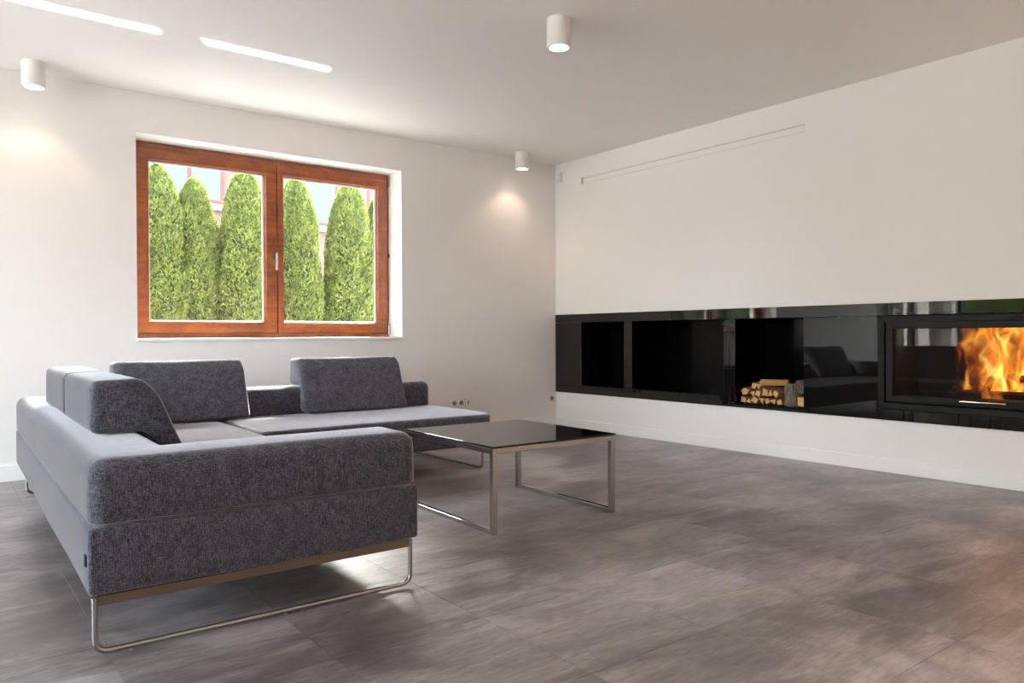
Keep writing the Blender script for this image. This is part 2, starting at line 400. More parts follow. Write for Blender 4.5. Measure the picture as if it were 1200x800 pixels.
wpart('frame', rect_frame(WX0+0.002, WX1-0.002, WZ0+0.004, WZ1-0.002, 0.06, 0.045, 0.055, 0.06, WY+0.014, WY+0.09), M['mahogany'], win)
SEAM = -2.858
for k, (x0, x1, wl, wr) in enumerate(((-3.935, SEAM-0.002, 0.087, 0.096), (SEAM+0.002, -1.832, 0.046, 0.098))):
    z0, z1 = 0.968, 2.372
    s = wpart('sash', rect_frame(x0, x1, z0, z1, wl, wr, 0.085, 0.092, WY, WY+0.066, 0.010), M['mahogany'], win)
    gx0, gx1, gz0, gz1 = x0+wl, x1-wr, z0+0.085, z1-0.092
    b = rect_frame(gx0-0.001, gx1+0.001, gz0-0.001, gz1+0.001, 0.010, 0.010, 0.010, 0.010, WY+0.012, WY+0.03, 0.003)
    e = done(b, 'glazing_bead', M['mahogany']); e.parent = s
    b = bmesh.new(); abox(b, gx0, gx1, WY+0.032, WY+0.036, gz0, gz1)
    e = done(b, 'pane', M['pane'], smooth=False); e.parent = s
    b = rect_frame(gx0+0.006, gx1-0.006, gz0+0.006, gz1-0.006, 0.010, 0.010, 0.012, 0.010, WY+0.037, WY+0.05, 0.002)
    e = done(b, 'spacer_bar', M['white_metal']); e.parent = s
    if k == 0:                                          # handle on the meeting stile
        b = bmesh.new(); rbox(b, -2.897, -2.873, WY-0.008, WY, 1.575, 1.645, r=0.003); e = done(b, 'handle_plate', M['bar']); e.parent = s
        b = bmesh.new(); tube(b, fillet([(-2.885, WY-0.005, 1.625), (-2.885, WY-0.048, 1.625), (-2.885, WY-0.048, 1.488)], 0.014), 0.0095, 16)
        e = done(b, 'handle', M['chrome']); e.parent = s; e['label'] = 'steel lever handle'
for z in (1.003, 2.345):
    b = bmesh.new(); lathe(b, [(0, -0.05), (0.009, -0.046), (0.010, 0.046), (0, 0.05)], 24, c=(-1.823, WY-0.004, z)); wpart('hinge', b, M['steel'], win)
b = bmesh.new(); rbox(b, -1.826, -1.816, WY-0.012, WY+0.01, 1.655, 1.69, r=0.002); wpart('lock_plate', b, M['steel'], win)
tag(box('trim_1', (WX0-0.004, WX1+0.02, -0.014, WY+0.02, WZ0-0.022, WZ0+0.003), M['trim'], r=0.004), 'thin white inner sill under the wooden window', 'window sill', kind='structure')
tag(box('trim_2', (WX0, WX1, WY+0.09, WT+0.06, WZ0-0.02, WZ0-0.004), M['ext_metal'], r=0.002), 'metal sill outside the wooden window', 'window sill', kind='structure')

# ------------------------------------------------------------------ garden glazing (left of the frame, seen in the black glass)
def glazing(name, origin, rz, length, n, label):
    w_ = tag(empty(name, origin, rz), label, 'window', kind='structure')
    box('top_rail', (0, length, -0.05, 0.05, 2.47, 2.55), M['alu'], w_, r=0.004); box('threshold', (0, length, -0.05, 0.05, 0, 0.05), M['alu'], w_, r=0.004)
    pw = length/n
    for i in range(n+1):
        c = i*pw; box('mullion', (max(c-0.05, 0), min(c+0.05, length), -0.05, 0.05, 0.05, 2.47), M['alu'], w_, r=0.004)
    for i in range(n): box('pane', (i*pw+0.05, (i+1)*pw-0.05, -0.003, 0.003, 0.05, 2.47), M['pane'], w_, r=0)
glazing('window_2', (GX0, 0.30, 0), 0, GX1-GX0, 2, 'dark-framed garden doors left of the frame mirrored in the black glass')
glazing('window_3', (XL-0.15, GL_Y1, 0), R(90), GL_Y0-GL_Y1, 4, 'tall dark-framed garden glazing in the side wall')

# ------------------------------------------------------------------ black fireplace band on the right wall
fp = tag(empty('fireplace_unit', (0, -2.65, PZ0)), 'long black glass band holding niches and the glowing fireplace', 'fireplace')
def fpart(name, bm, m, smooth=True, parent=None):
    o = done(bm, name, m, smooth=smooth); o.parent = parent or fp
    o.matrix_parent_inverse = Matrix.Translation(fp.location).inverted() if parent is None else Matrix.Identity(4)
    return o
def fbox(name, b, m, r=0.0015, parent=None):
    bm = bmesh.new(); rbox(bm, *b, r=r, seg=2); return fpart(name, bm, m, parent=parent)
F0, F1 = -0.010, 0.006                                  # front and back of the glass sheets
ZT = 1.067
fbox('top_panel', (F0, F1, -5.298, -0.002, ZT+0.001, PZ1-0.001), M['black_glass'])
fbox('bottom_panel', (F0, F1, -2.153, -0.002, PZ0+0.001, 0.440), M['black_glass'])
fbox('bottom_panel', (F0, F1, -2.812, -2.156, PZ0+0.001, 0.388), M['black_glass'])
fbox('upright_panel', (F0, F1, -0.393, -0.002, 0.442, ZT), M['black_glass'])
fbox('upright_panel', (F0, F1, -1.081, -0.978, 0.442, ZT), M['black_glass'])
fbox('upright_panel', (F0, F1, -2.153, -2.100, 0.442, ZT), M['black_glass'])
fbox('upright_panel', (F0, F1, -2.208, -2.156, 0.390, ZT), M['black_glass'])
fbox('wide_panel', (F0, F1, -3.372, -2.814, PZ0+0.001, ZT), M['black_glass'])
fbox('end_panel', (F0, F1, -5.298, -4.690, PZ0+0.001, ZT), M['black_glass'])
for y0, y1, z0, z1 in ((-0.978, -0.393, 0.441, ZT), (-2.100, -1.081, 0.441, ZT), (-2.813, -2.208, 0.389, ZT)):
    bm = bmesh.new(); t = 0.015; D = 0.42               # open lined box
    abox(bm, D, D+t, y0-t, y1+t, z0-t, z1+t); abox(bm, F1, D, y0-t, y0, z0-t, z1+t); abox(bm, F1, D, y1, y1+t, z0-t, z1+t)
    abox(bm, F1, D, y0, y1, z0-t, z0); abox(bm, F1, D, y0, y1, z1, z1+t)
    o = fpart('niche', bm, M['niche'], smooth=False)
# insert
IY0, IY1, IZ0, IZ1 = -4.690, -3.376, 0.434, 1.063
def yframe(y0, y1, z0, z1, w_, x0, x1, r=0.004):
    bm = rect_frame(y0, y1, z0, z1, w_, w_, w_, w_, x0, x1, r)
    for v in bm.verts: v.co = Vector((v.co.y, v.co.x, v.co.z))
    return bm
fpart('insert_frame', yframe(IY0, IY1, IZ0, IZ1, 0.043, -0.022, 0.02), M['iron'])
door = fpart('door_frame', yframe(IY0+0.055, IY1-0.055, IZ0+0.052, IZ1-0.040, 0.046, -0.028, 0.012, 0.005), M['iron'])
bm = bmesh.new(); abox(bm, -0.006, -0.001, IY0+0.098, IY1-0.098, IZ0+0.095, IZ1-0.082); o = fpart('door_glass', bm, M['fire_pane'], smooth=False, parent=door); 
bm = bmesh.new(); rbox(bm, -0.050, -0.040, -4.165, -3.903, 0.512, 0.520, r=0.003); rbox(bm, -0.042, -0.027, -4.155, -4.140, 0.513, 0.519, r=0.001); rbox(bm, -0.042, -0.027, -3.928, -3.913, 0.513, 0.519, r=0.001)
o = fpart('handle', bm, M['chrome'], parent=door); o['label'] = 'slim steel handle bar'
bm = bmesh.new(); D = 0.46
abox(bm, D, D+0.03, IY0+0.04, IY1-0.04, IZ0+0.03, IZ1-0.03); abox(bm, 0.02, D, IY0+0.02, IY0+0.05, IZ0+0.03, IZ1-0.03); abox(bm, 0.02, D, IY1-0.05, IY1-0.02, IZ0+0.03, IZ1-0.03)
abox(bm, 0.02, D, IY0+0.05, IY1-0.05, IZ0+0.03, IZ0+0.09); abox(bm, 0.02, D, IY0+0.05, IY1-0.05, IZ1-0.05, IZ1-0.03)
fpart('firebox', bm, M['iron_dark'], smooth=False)
ys = [-3.374, -3.544, -3.886, -4.068, -4.410, -4.690]
for a, b_ in zip(ys, ys[1:]): fbox('vent_panel', (F0-0.002, F1, b_+0.004, a-0.004, PZ0+0.001, IZ0-0.004), M['black_glass'])
bm = bmesh.new(); abox(bm, 0.008, 0.014, -4.69, -3.376, PZ0+0.001, IZ0); fpart('vent_backing', bm, M['iron_dark'], smooth=False)

# ------------------------------------------------------------------ firewood in the niche
def log_mesh(sides, L, r, seed, squash=1.0, jit=0.25):
    q = random.Random(seed); bm = bmesh.new(); prof = []
    for i in range(sides):
        a = 2*math.pi*i/sides + q.uniform(-0.2, 0.2); rr = r*(1+q.uniform(-jit, jit*0.6)); prof.append((rr*math.cos(a), rr*math.sin(a)*squash))
    rings = []
    for s in (0, 0.3, 0.65, 1.0):
        rings.append([bm.verts.new((s*L, a*(1+q.uniform(-.06, .06)), b*(1+q.uniform(-.06, .06)))) for a, b in prof])
    for a, b in zip(rings, rings[1:]):
        for i in range(sides):
            j = (i+1) % sides; f = bm.faces.new((a[i], a[j], b[j], b[i])); f.material_index = 0
    for rg, rev in ((rings[0], False), (rings[-1], True)):
        f = bm.faces.new(rg); f.material_index = 1
    bmesh.ops.recalc_face_normals(bm, faces=bm.faces)
    es = [e for e in bm.edges if len({f.material_index for f in e.link_faces}) == 2]
    bmesh.ops.bevel(bm, geom=es, offset=r*0.06, segments=1, affect='EDGES')
    return bm
ZN = 0.390
def rest(o, z=ZN+0.0005):
    bpy.context.view_layer.update(); o.location.z += z - min((o.matrix_world @ v.co).z for v in o.data.vertices)
# (y, z-centre, radius, sides, kind, lay)   lay: 0 end-on, 1 lying along the wall, 2 upright block
LOGS = [(-2.250, 0.418, .030, 4, 0), (-2.310, 0.416, .028, 3, 0), (-2.365, 0.418, .030, 4, 0), (-2.425, 0.417, .029, 3, 0), (-2.482, 0.420, .031, 4, 0), (-2.540, 0.417, .029, 3, 0), (-2.592, 0.421, .030, 4, 0),
        (-2.268, 0.484, .036, 5, 0), (-2.340, 0.474, .028, 3, 0), (-2.395, 0.476, .030, 4, 0), (-2.455, 0.482, .036, 4, 0), (-2.520, 0.475, .029, 3, 0), (-2.578, 0.482, .034, 4, 0),
        (-2.345, 0.532, .028, 4, 0), (-2.400, 0.534, .029, 3, 0)]
LN = ['pale split log at the far lower end of the firewood row', 'small wedge log second along the bottom firewood row', 'square split log third along the bottom firewood row', 'wedge log at the middle of the bottom firewood row', 'blocky split log right of middle in the bottom firewood row',
      'thin wedge log near the bark block in the bottom row', 'pale log end touching the grey bark block at floor level', 'largest pale log end at the far upper left of the pile', 'small wedge log in the second firewood layer beside the big end', 'split log at the centre of the second firewood layer',
      'broad pale log end right of centre in the second layer', 'slim wedge log in the second layer near the bark block', 'pale log end in the second layer against the bark block', 'small square log end on top of the firewood pile', 'pale wedge log end on top under the lying log']
for i, ((y, z, r, s, lay), lb) in enumerate(zip(LOGS, LN)):
    q = random.Random(i+30); y = -2.235+(y+2.235)*0.91; r *= 0.94
    bm = log_mesh(s, 0.26+q.uniform(-.02, .03), r*1.12, i+3); 
    o = done(bm, 'firewood_log', [M['cut'], M['cut_end']], loc=(0.035+q.uniform(0, 0.035), y, z), rot=(q.uniform(-.6, .6), 0, q.uniform(-.08, .08)), angle=25)
    if z < 0.43: rest(o)
    tag(o, lb, 'firewood', 'split firewood in the black niche')
o = done(log_mesh(5, 0.235, 0.033, 91, 0.8), 'firewood_log', [M['cut'], M['cut_end']], loc=(0.075, -2.395, 0.563), rot=(0.3, -0.02, R(-88)), angle=25)
tag(o, 'long split log lying crosswise on top of the firewood pile', 'firewood', 'split firewood in the black niche')
def chunk(name, loc, rad, h, seed, axis, label, mats, sq=1.0):
    q = random.Random(seed); bm = bmesh.new(); n = 22; prof = []
    for i in range(n):
        a = 2*math.pi*i/n; prof.append((rad*(1+q.uniform(-.09, .07))*math.cos(a)*sq, rad*(1+q.uniform(-.09, .07))*math.sin(a)))
    rings = [[bm.verts.new((a*(1+q.uniform(-.03, .03)), b*(1+q.uniform(-.03, .03)), s*h)) for a, b in prof] for s in (0, .25, .5, .75, 1)]
    for a, b in zip(rings, rings[1:]):
        for i in range(n): bm.faces.new((a[i], a[(i+1) % n], b[(i+1) % n], b[i]))
    for rg in (rings[0], rings[-1]): f = bm.faces.new(rg); f.material_index = 1
    o = done(bm, name, mats, loc=loc, rot=axis, angle=20); tag(o, label, 'firewood'); return o
chunk('firewood_block', (0.105, -2.655, ZN+0.001), 0.065, 0.168, 5, (0, 0, 0.4), 'short log block with grey ridged bark standing on end', [M['bark_grey'], M['cut_end']])
chunk('firewood_block', (0.045, -2.752, 0.545), 0.054, 0.26, 8, (0, R(90), 0), 'round log with brown sawn end above a pale wedge', [M['bark'], M['bark']])
o = done(log_mesh(4, 0.27, 0.052, 17, 1.0, .12), 'firewood_log', [M['cut'], M['cut_end']], loc=(0.05, -2.762, 0.436), rot=(0.75, 0, 0), angle=25); rest(o)
tag(o, 'bright yellow split log in the right corner of the niche', 'firewood', 'split firewood in the black niche')

# ------------------------------------------------------------------ fire
FZ = IZ0+0.09
def bar_log(p0, p1, r, seed, label):
    p0, p1 = Vector(p0), Vector(p1); bm = log_mesh(6, (p1-p0).length, r, seed, 1.0, .2)
    o = done(bm, 'burning_log', [M['char'], M['char']], angle=25); d = (p1-p0).normalized()
    o.rotation_euler = d.to_track_quat('X', 'Z').to_euler(); o.location = p0; tag(o, label, 'firewood', 'burning logs in the fireplace'); return o
bar_log((0.13, -4.22, FZ+.034), (0.13, -3.78, FZ+.034), .030, 2, 'charred log lying lowest at the front of the fire')
bar_log((0.26, -4.25, FZ+.036), (0.27, -3.74, FZ+.036), .034, 4, 'charred log lying at the back of the fire')
bar_log((0.12, -3.80, FZ+.055), (0.22, -3.97, FZ+.15), .020, 5, 'charred split log leaning right into the fire')
bar_log((0.10, -4.00, FZ+.060), (0.24, -3.99, FZ+.16), .022, 6, 'charred split log leaning straight back in the fire')
bar_log((0.22, -4.24, FZ+.060), (0.28, -4.08, FZ+.15), .020, 9, 'charred split log leaning left into the fire')
bar_log((0.16, -4.40, FZ+.11), (0.20, -4.16, FZ+.135), .026, 11, 'charred log lying across the right side of the fire')

def flame_mat():
    m = bpy.data.materials.new('flame_volume'); m.use_nodes = True; t = m.node_tree; t.nodes.clear(); g = G(m); g.t = t
    out = t.nodes.new('ShaderNodeOutputMaterial')
    tc = g.n('ShaderNodeTexCoord')
    warp = g.n('ShaderNodeTexNoise'); warp.inputs['Scale'].default_value = 5.0; warp.inputs['Detail'].default_value = 2.0
    mp0 = g.n('ShaderNodeMapping'); mp0.inputs['Scale'].default_value = (1, 1, 0.7); g.l(tc.outputs['Object'], mp0.inputs[0]); g.l(mp0.outputs[0], warp.inputs['Vector'])
    sub = g.n('ShaderNodeVectorMath'); sub.operation = 'SUBTRACT'; g.l(warp.outputs['Color'], sub.inputs[0]); sub.inputs[1].default_value = (0.5, 0.5, 0.5)
    sc = g.n('ShaderNodeVectorMath'); sc.operation = 'MULTIPLY'; g.l(sub.outputs[0], sc.inputs[0]); sc.inputs[1].default_value = (0.16, 0.22, 0.10)
    ad = g.n('ShaderNodeVectorMath'); ad.operation = 'ADD'; g.l(tc.outputs['Object'], ad.inputs[0]); g.l(sc.outputs[0], ad.inputs[1])
    sp = g.n('ShaderNodeSeparateXYZ'); g.l(ad.outputs[0], sp.inputs[0])
    h = g.math('DIVIDE', sp.outputs[2], 0.45)
    ry = g.math('SUBTRACT', 0.30, g.math('MULTIPLY', h, 0.06))
    dy = g.math('DIVIDE', g.math('ABSOLUTE', sp.outputs[1]), ry); dx = g.math('DIVIDE', g.math('ABSOLUTE', sp.outputs[0]), 0.13)
    d = g.math('SQRT', g.math('ADD', g.math('MULTIPLY', dy, dy), g.math('MULTIPLY', dx, dx)))
    mp = g.n('ShaderNodeMapping'); mp.inputs['Scale'].default_value = (10, 10, 3.2); g.l(ad.outputs[0], mp.inputs[0])
    nz = g.n('ShaderNodeTexNoise'); nz.inputs['Scale'].default_value = 1.35; nz.inputs['Detail'].default_value = 3.5; nz.inputs['Roughness'].default_value = 0.55; nz.inputs['Distortion'].default_value = 0.6
    g.l(mp.outputs[0], nz.inputs['Vector'])
    body = g.math('SUBTRACT', 1.0, d)
    I = g.math('ADD', g.math('MULTIPLY', body, 0.75), g.math('MULTIPLY', g.math('SUBTRACT', nz.outputs['Fac'], 0.53), 4.2))
    I = g.math('SUBTRACT', I, g.math('MULTIPLY', h, 0.10), clamp=True)
    edge = g.math('MULTIPLY', g.math('SUBTRACT', 1.25, d), 3.0, clamp=True)
    I = g.math('MULTIPLY', I, edge, clamp=True)
    col = g.ramp(I, [(0.0, (0.9, 0.06, 0.005)), (0.35, (1.0, 0.20, 0.015)), (0.75, (1.0, 0.46, 0.05)), (1.0, (1.0, 0.74, 0.22))])
    st = g.math('MULTIPLY', g.math('POWER', I, 1.4), 26.0)
    em = g.n('ShaderNodeEmission'); g.l(col, em.inputs[0]); g.l(st, em.inputs[1]); g.l(em.outputs[0], out.inputs['Volume'])
    return m
M['flame'] = flame_mat()
bm = bmesh.new(); prof = []
n = 20
for s, k in ((0, 0.92), (.25, 1.0), (.6, 0.98), (1, 0.9)):
    prof.append([bm.verts.new((0.155*k*math.cos(2*math.pi*i/n), 0.34*k*math.sin(2*math.pi*i/n), s*0.445)) for i in range(n)])
for a, b in zip(prof, prof[1:]):
    for i in range(n): bm.faces.new((a[i], a[(i+1) % n], b[(i+1) % n], b[i]))
bm.faces.new(prof[0]); bm.faces.new(prof[-1])
fire = done(bm, 'fire', M['flame'], loc=(0.20, -4.09, FZ+0.01)); tag(fire, 'orange and yellow flames burning behind the fireplace glass', 'fire')
ld = bpy.data.lights.new('flame_glow', 'POINT'); ld.energy = 0.6; ld.color = (1, 0.42, 0.12); ld.shadow_soft_size = 0.08
lo = bpy.data.objects.new('flame_glow', ld); COL.objects.link(lo); lo.location = (0.18, -4.0, FZ+0.2)

# ------------------------------------------------------------------ sofa
SO = (-4.80, -3.45, 0.0); SR = R(-1.0)
sofa = tag(empty('sectional_sofa', SO, SR), 'large grey tweed corner sofa on thin steel sled legs', 'sofa')
SM = Matrix.Translation(SO) @ Matrix.Rotation(SR, 4, 'Z')
ZB, ZS, ZR, ZSEAT = 0.182, 0.388, 0.585, 0.400
AW, AL, BT, BX1, BY0 = 1.10, 2.97, 0.28, 2.74, 1.80
def soft(bm, amp=0.004, sc=3.0, seed=0):
    off = Vector((seed*7.3, seed*3.1, seed*1.7))
    for v in bm.verts:
        nv = mnoise.noise_vector(v.co*sc+off); v.co += nv*amp
def subdiv_box(x0, x1, y0, y1, z0, z1, r, seg=4, cut=0.12, amp=0.004, seed=0, crown=0.0):
    """upholstered block: rounded box cut into a grid, with a slight crown and waviness"""
    bm = bmesh.new(); rbox(bm, x0, x1, y0, y1, z0, z1, r=r, seg=seg)
    for ax, a, b in ((0, x0, x1), (1, y0, y1)):
        k = max(1, int((b-a)/cut))
        for i in range(1, k):
            c = a+(b-a)*i/k; no = Vector((1, 0, 0)) if ax == 0 else Vector((0, 1, 0))
            if c < a+r*1.2 or c > b-r*1.2: continue
            bmesh.ops.bisect_plane(bm, geom=bm.verts[:]+bm.edges[:]+bm.faces[:], plane_co=no*c, plane_no=no)
    if crown:
        for v in bm.verts:
            if v.co.z > (z0+z1)/2:
                u = (v.co.x-x0)/(x1-x0)*2-1; t = (v.co.y-y0)/(y1-y0)*2-1; v.co.z += crown*max(0, 1-u**4)*max(0, 1-t**4)
    soft(bm, amp, 2.6, seed); return bm
def cutgrid(bm, step=0.14):
    for ax in (0, 1):
        cs = [v.co[ax] for v in bm.verts]; a, b = min(cs), max(cs); k = int((b-a)/step); no = Vector((1, 0, 0)) if ax == 0 else Vector((0, 1, 0))
        for i in range(1, k): bmesh.ops.bisect_plane(bm, geom=bm.verts[:]+bm.edges[:]+bm.faces[:], plane_co=no*(a+(b-a)*i/k), plane_no=no)
    return bm
def top_or_outer(z_top, z_bot):
    def s(e):
        a, b = e.verts[0].co, e.verts[1].co
        return True
    return s
# lower bodies
bm = cutgrid(prism([(0, 0), (AW, 0), (AW, AL), (0, AL)], ZB, ZS-0.004, r=0.014, seg=3)); soft(bm, 0.003, 2.2, 1); done(bm, 'lower_body', M['fabric'], sofa, angle=60)
bm = cutgrid(prism([(AW+0.004, BY0+0.02), (BX1-0.14, BY0+0.02), (BX1-0.075, BY0+0.032), (BX1-0.032, BY0+0.07), (BX1-0.016, BY0+0.14), (BX1-0.015, AL), (AW+0.004, AL)], ZB, ZS-0.004, r=0.014, seg=3)); soft(bm, 0.003, 2.2, 2); done(bm, 'lower_body', M['fabric'], sofa, angle=60)
# upper rim: arm + back in one upholstered U, and the back of the second section
def rim(pts, seed):
    ZS = 0.391
    bm = prism(pts, ZS, ZR, r=0.055, seg=6, sel=lambda e: not all(abs(v.co.z-ZS) < 1e-5 for v in e.verts))
    es = [e for e in bm.edges if all(abs(v.co.z-ZS) < 1e-5 for v in e.verts) and any(abs(f.normal.z) < 0.9 for f in e.link_faces)]
    bmesh.ops.bevel(bm, geom=es, offset=0.012, segments=2, profile=0.5, affect='EDGES', clamp_overlap=True)
    cutgrid(bm); soft(bm, 0.004, 2.4, seed); return done(bm, 'arm_and_back', M['fabric'], sofa, angle=60)
rim([(0, 0), (AW, 0), (AW, BT), (BT, BT), (BT, AL-BT), (AW, AL-BT), (AW, AL), (0, AL)], 3)
rim([(AW+0.004, AL-BT), (BX1, AL-BT), (BX1, AL), (AW+0.004, AL)], 4)
# seats
bm = subdiv_box(BT-0.01, AW, BT-0.01, AL-BT+0.01, 0.29, ZSEAT-0.006, 0.03, 4, 0.12, 0.003, 5, 0.008); done(bm, 'seat_cushion', M['fabric'], sofa, angle=60)
bm = prism([(AW+0.006, BY0), (BX1-0.12, BY0), (BX1-0.055, BY0+0.012), (BX1-0.012, BY0+0.05), (BX1+0.004, BY0+0.12), (BX1+0.004, AL-BT+0.01), (AW+0.006, AL-BT+0.01)], 0.285, ZSEAT, r=0.045, seg=6)
cutgrid(bm, 0.12); soft(bm, 0.003, 2.6, 6); done(bm, 'seat_cushion', M['fabric'], sofa, angle=60)
# steel sleds with their rails
def sled(p0, p1, inset=0.0):
    """rail under the body and a bent round bar from rail to floor and back"""
    p0, p1 = Vector(p0), Vector(p1); d = (p1-p0).normalized(); s = Vector((-d.y, d.x, 0))
    bm = bmesh.new(); r = 0.0085; zt = ZB-0.004
    tube(bm, fillet([p0+Vector((0, 0, zt)), p0+Vector((0, 0, r+0.006)), p1+Vector((0, 0, r+0.006)), p1+Vector((0, 0, zt))], 0.04, 8), r, 16)
    leg = done(bm, 'sled_leg', M['steel'], sofa, angle=50)
    bm = bmesh.new(); a, b = p0+d*0.006, p1-d*0.006
    pts = [(a-s*0.006), (b-s*0.006), (b+s*0.03), (a+s*0.03)]
    v = [bm.verts.new((q.x, q.y, z)) for z in (0.152, ZB-0.001) for q in pts]
    for f in ((0, 1, 2, 3), (7, 6, 5, 4), (0, 4, 5, 1), (1, 5, 6, 2), (2, 6, 7, 3), (3, 7, 4, 0)): bm.faces.new([v[i] for i in f])
    done(bm, 'support_rail', M['bar'], sofa, smooth=False)
    L = (p1-p0).length
    for t in (0.10/L*1.0, 0.545, 0.60):
        c = p0 + d*(L*t); b_ = bmesh.new(); lathe(b_, [(0, 0), (0.008, 0), (0.008, 0.008), (0, 0.008)], 10, c=(c.x, c.y, 0)); e = done(b_, 'foot_pad', M['foot']); e.parent = leg
sled((0.016, 0.016, 0), (AW-0.03, 0.016, 0)); sled((0.045, AL-0.13, 0), (AW-0.03, AL-0.13, 0)); sled((BX1-0.06, BY0+0.085, 0), (BX1-0.06, AL-0.03, 0))
b = bmesh.new(); rbox(b, -0.006, 0.010, 0.030, 0.055, 0.268, 0.302, r=0.002); done(b, 'fabric_tab', M['tag'], sofa)
# loose wedge cushions, notched to sit over the low back
CUSH = [(0.088, 0.588), (0.088, 0.785), (0.262, 0.790), (0.318, 0.735), (0.455, 0.408), (0.288, 0.408), (0.285, 0.588)]
def cushion(seed):
    bm = prism(CUSH, -0.392, 0.392, r=0.030, seg=5, axis='Y')
    for k in range(1, 7):
        no = Vector((0, 1, 0)); bmesh.ops.bisect_plane(bm, geom=bm.verts[:]+bm.edges[:]+bm.faces[:], plane_co=no*(-0.392+0.784*k/7), plane_no=no)
    for v in bm.verts:
        if v.co.x > 0.25: v.co.x += 0.012*max(0, 1-(v.co.y/0.392)**4)*max(0, 1-abs(v.co.z-0.58)/0.22)
    soft(bm, 0.004, 4.0, seed); return bm
def place_cushion(seed, lx, ly, rz, label):
    p = SM @ Vector((lx, ly, 0)); o = done(cushion(seed), 'back_cushion', M['fabric'], loc=p, rot=(0, 0, SR+rz), angle=60)
    tag(o, label, 'cushion', 'wedge back cushions on the corner sofa')
place_cushion(11, 0, 1.00, 0, 'grey wedge cushion nearest the camera on the left sofa back')
place_cushion(12, 0, 1.80, 0, 'grey wedge cushion half hidden behind the nearest one')
place_cushion(13, 0.885, AL, R(-90), 'grey wedge cushion at the corner seam under the left window pane')
place_cushion(14, 2.055, AL, R(-90), 'grey wedge cushion on the long seat near the sockets')

# ------------------------------------------------------------------ coffee table
tb = tag(empty('coffee_table', (-2.655, -2.650, 0), R(-1.5)), 'low black glass coffee table on a square steel frame', 'coffee table')
TWX, TWY, TZ = 0.800, 0.868, 0.420
bm = bmesh.new(); rbox(bm, -TWX/2, TWX/2, -TWY/2, TWY/2, TZ-0.009, TZ, r=0.0015); done(bm, 'table_top', M['table_glass'], tb)
lw = 0.027; ex, ey = TWX/2-0.004, TWY/2-0.004; zt = TZ-0.010
for sx in (-1, 1):
    for sy in (-1, 1):
        x0, y0 = sx*ex, sy*ey; b = bmesh.new(); rbox(b, x0, x0-sx*lw, y0, y0-sy*lw, 0, zt, r=0.0015); done(b, 'leg', M['steel'], tb)
    b = bmesh.new(); rbox(b, sx*ex, sx*(ex-lw), -ey+lw, ey-lw, 0.001, 0.022, r=0.0015); done(b, 'floor_runner', M['chrome'], tb)
    b = bmesh.new(); rbox(b, sx*ex, sx*(ex-lw), -ey+lw, ey-lw, zt-lw, zt, r=0.0015); done(b, 'top_rail', M['steel'], tb)
    b = bmesh.new(); rbox(b, -ex+lw, ex-lw, sx*ey, sx*(ey-lw), zt-lw, zt, r=0.0015); done(b, 'top_rail', M['steel'], tb)

# ------------------------------------------------------------------ ceiling lamps
def downlight(x, y, label, e, grp='white cylinder ceiling lamps'):
    t = tag(empty('ceiling_spotlight', (x, y, H)), label, 'ceiling lamp', grp)
    b = bmesh.new(); ro, ri, h = 0.068, 0.056, 0.160
    lathe(b, [(0, 0), (ro, 0), (ro, -h+0.002), (ro-0.002, -h), (ri, -h), (ri-0.002, -h+0.014), (0, -h+0.014)], 40); done(b, 'housing', M['white_metal'], t)
    b = bmesh.new(); lathe(b, [(0, -h+0.0085), (0.040, -h+0.0085), (0.047, -h+0.012), (0, -h+0.012)], 32); done(b, 'bulb', M['bulb'], t)
    d = bpy.data.lights.new('spot_beam', 'SPOT'); d.energy = e*2.4; d.spot_size = R(112); d.spot_blend = 0.45; d.color = (1, 0.70, 0.50); d.shadow_soft_size = 0.035
    o = bpy.data.objects.new('spot_beam', d); COL.objects.link(o); o.location = (x, y, H-h-0.004)
downlight(-2.370, -2.765, 'white cylinder lamp nearest the camera at the ceiling centre', 12)
downlight(-4.615, -0.245, 'white cylinder lamp left of the window near the wall', 2.0)
downlight(-0.615, -0.222, 'white cylinder lamp in the corner above the fireplace wall', 2.6)
for x, y in ((-2.37, -7.3), (-0.6, -7.3), (-4.6, -7.3), (-2.37, -8.9), (-0.6, -8.9), (-4.6, -8.9)):  # unseen lamps added behind the camera to brighten walls and ceiling
    downlight(x, y, 'unseen cylinder lamp added behind the camera to fill the room', 66, 'added fill lamps behind the camera')

# ------------------------------------------------------------------ wall fittings
al = tag(empty('motion_sensor', (-0.001, -0.085, 2.555)), 'small white motion sensor high in the wall corner', 'sensor')
bm = prism([(0, -0.05), (0, 0.05), (-0.030, 0.050), (-0.045, 0.03), (-0.028, -0.05)], -0.029, 0.029, r=0.006, seg=3, axis='Y')
done(bm, 'housing', M['white_plastic'], al)
b = bmesh.new(); rbox(b, -0.046, -0.034, -0.020, 0.020, -0.020, 0.015, r=0.003); done(b, 'lens', M['trim'], al)
vt = tag(empty('linear_air_vent', (0, -1.61, 2.472)), 'long slim white slot vent high on the fireplace wall', 'vent')
def vbox(name, b_, m):
    o = box(name, b_, m, r=0.001); o.parent = vt; o.matrix_parent_inverse = Matrix.Translation(vt.location).inverted()
vbox('upper_rail', (-0.006, 0.001, -2.82, -0.40, 2.497, 2.503), M['white_metal']); vbox('lower_rail', (-0.006, 0.001, -2.82, -0.40, 2.441, 2.446), M['white_metal'])
vbox('blade', (-0.0035, 0.001, -2.818, -0.425, 2.447, 2.492), M['wall']); vbox('slot', (-0.0008, 0.001, -2.82, -0.40, 2.492, 2.497), M['vent_grey'])
vbox('end_cap', (-0.008, 0.001, -0.423, -0.398, 2.438, 2.506), M['vent_grey'])

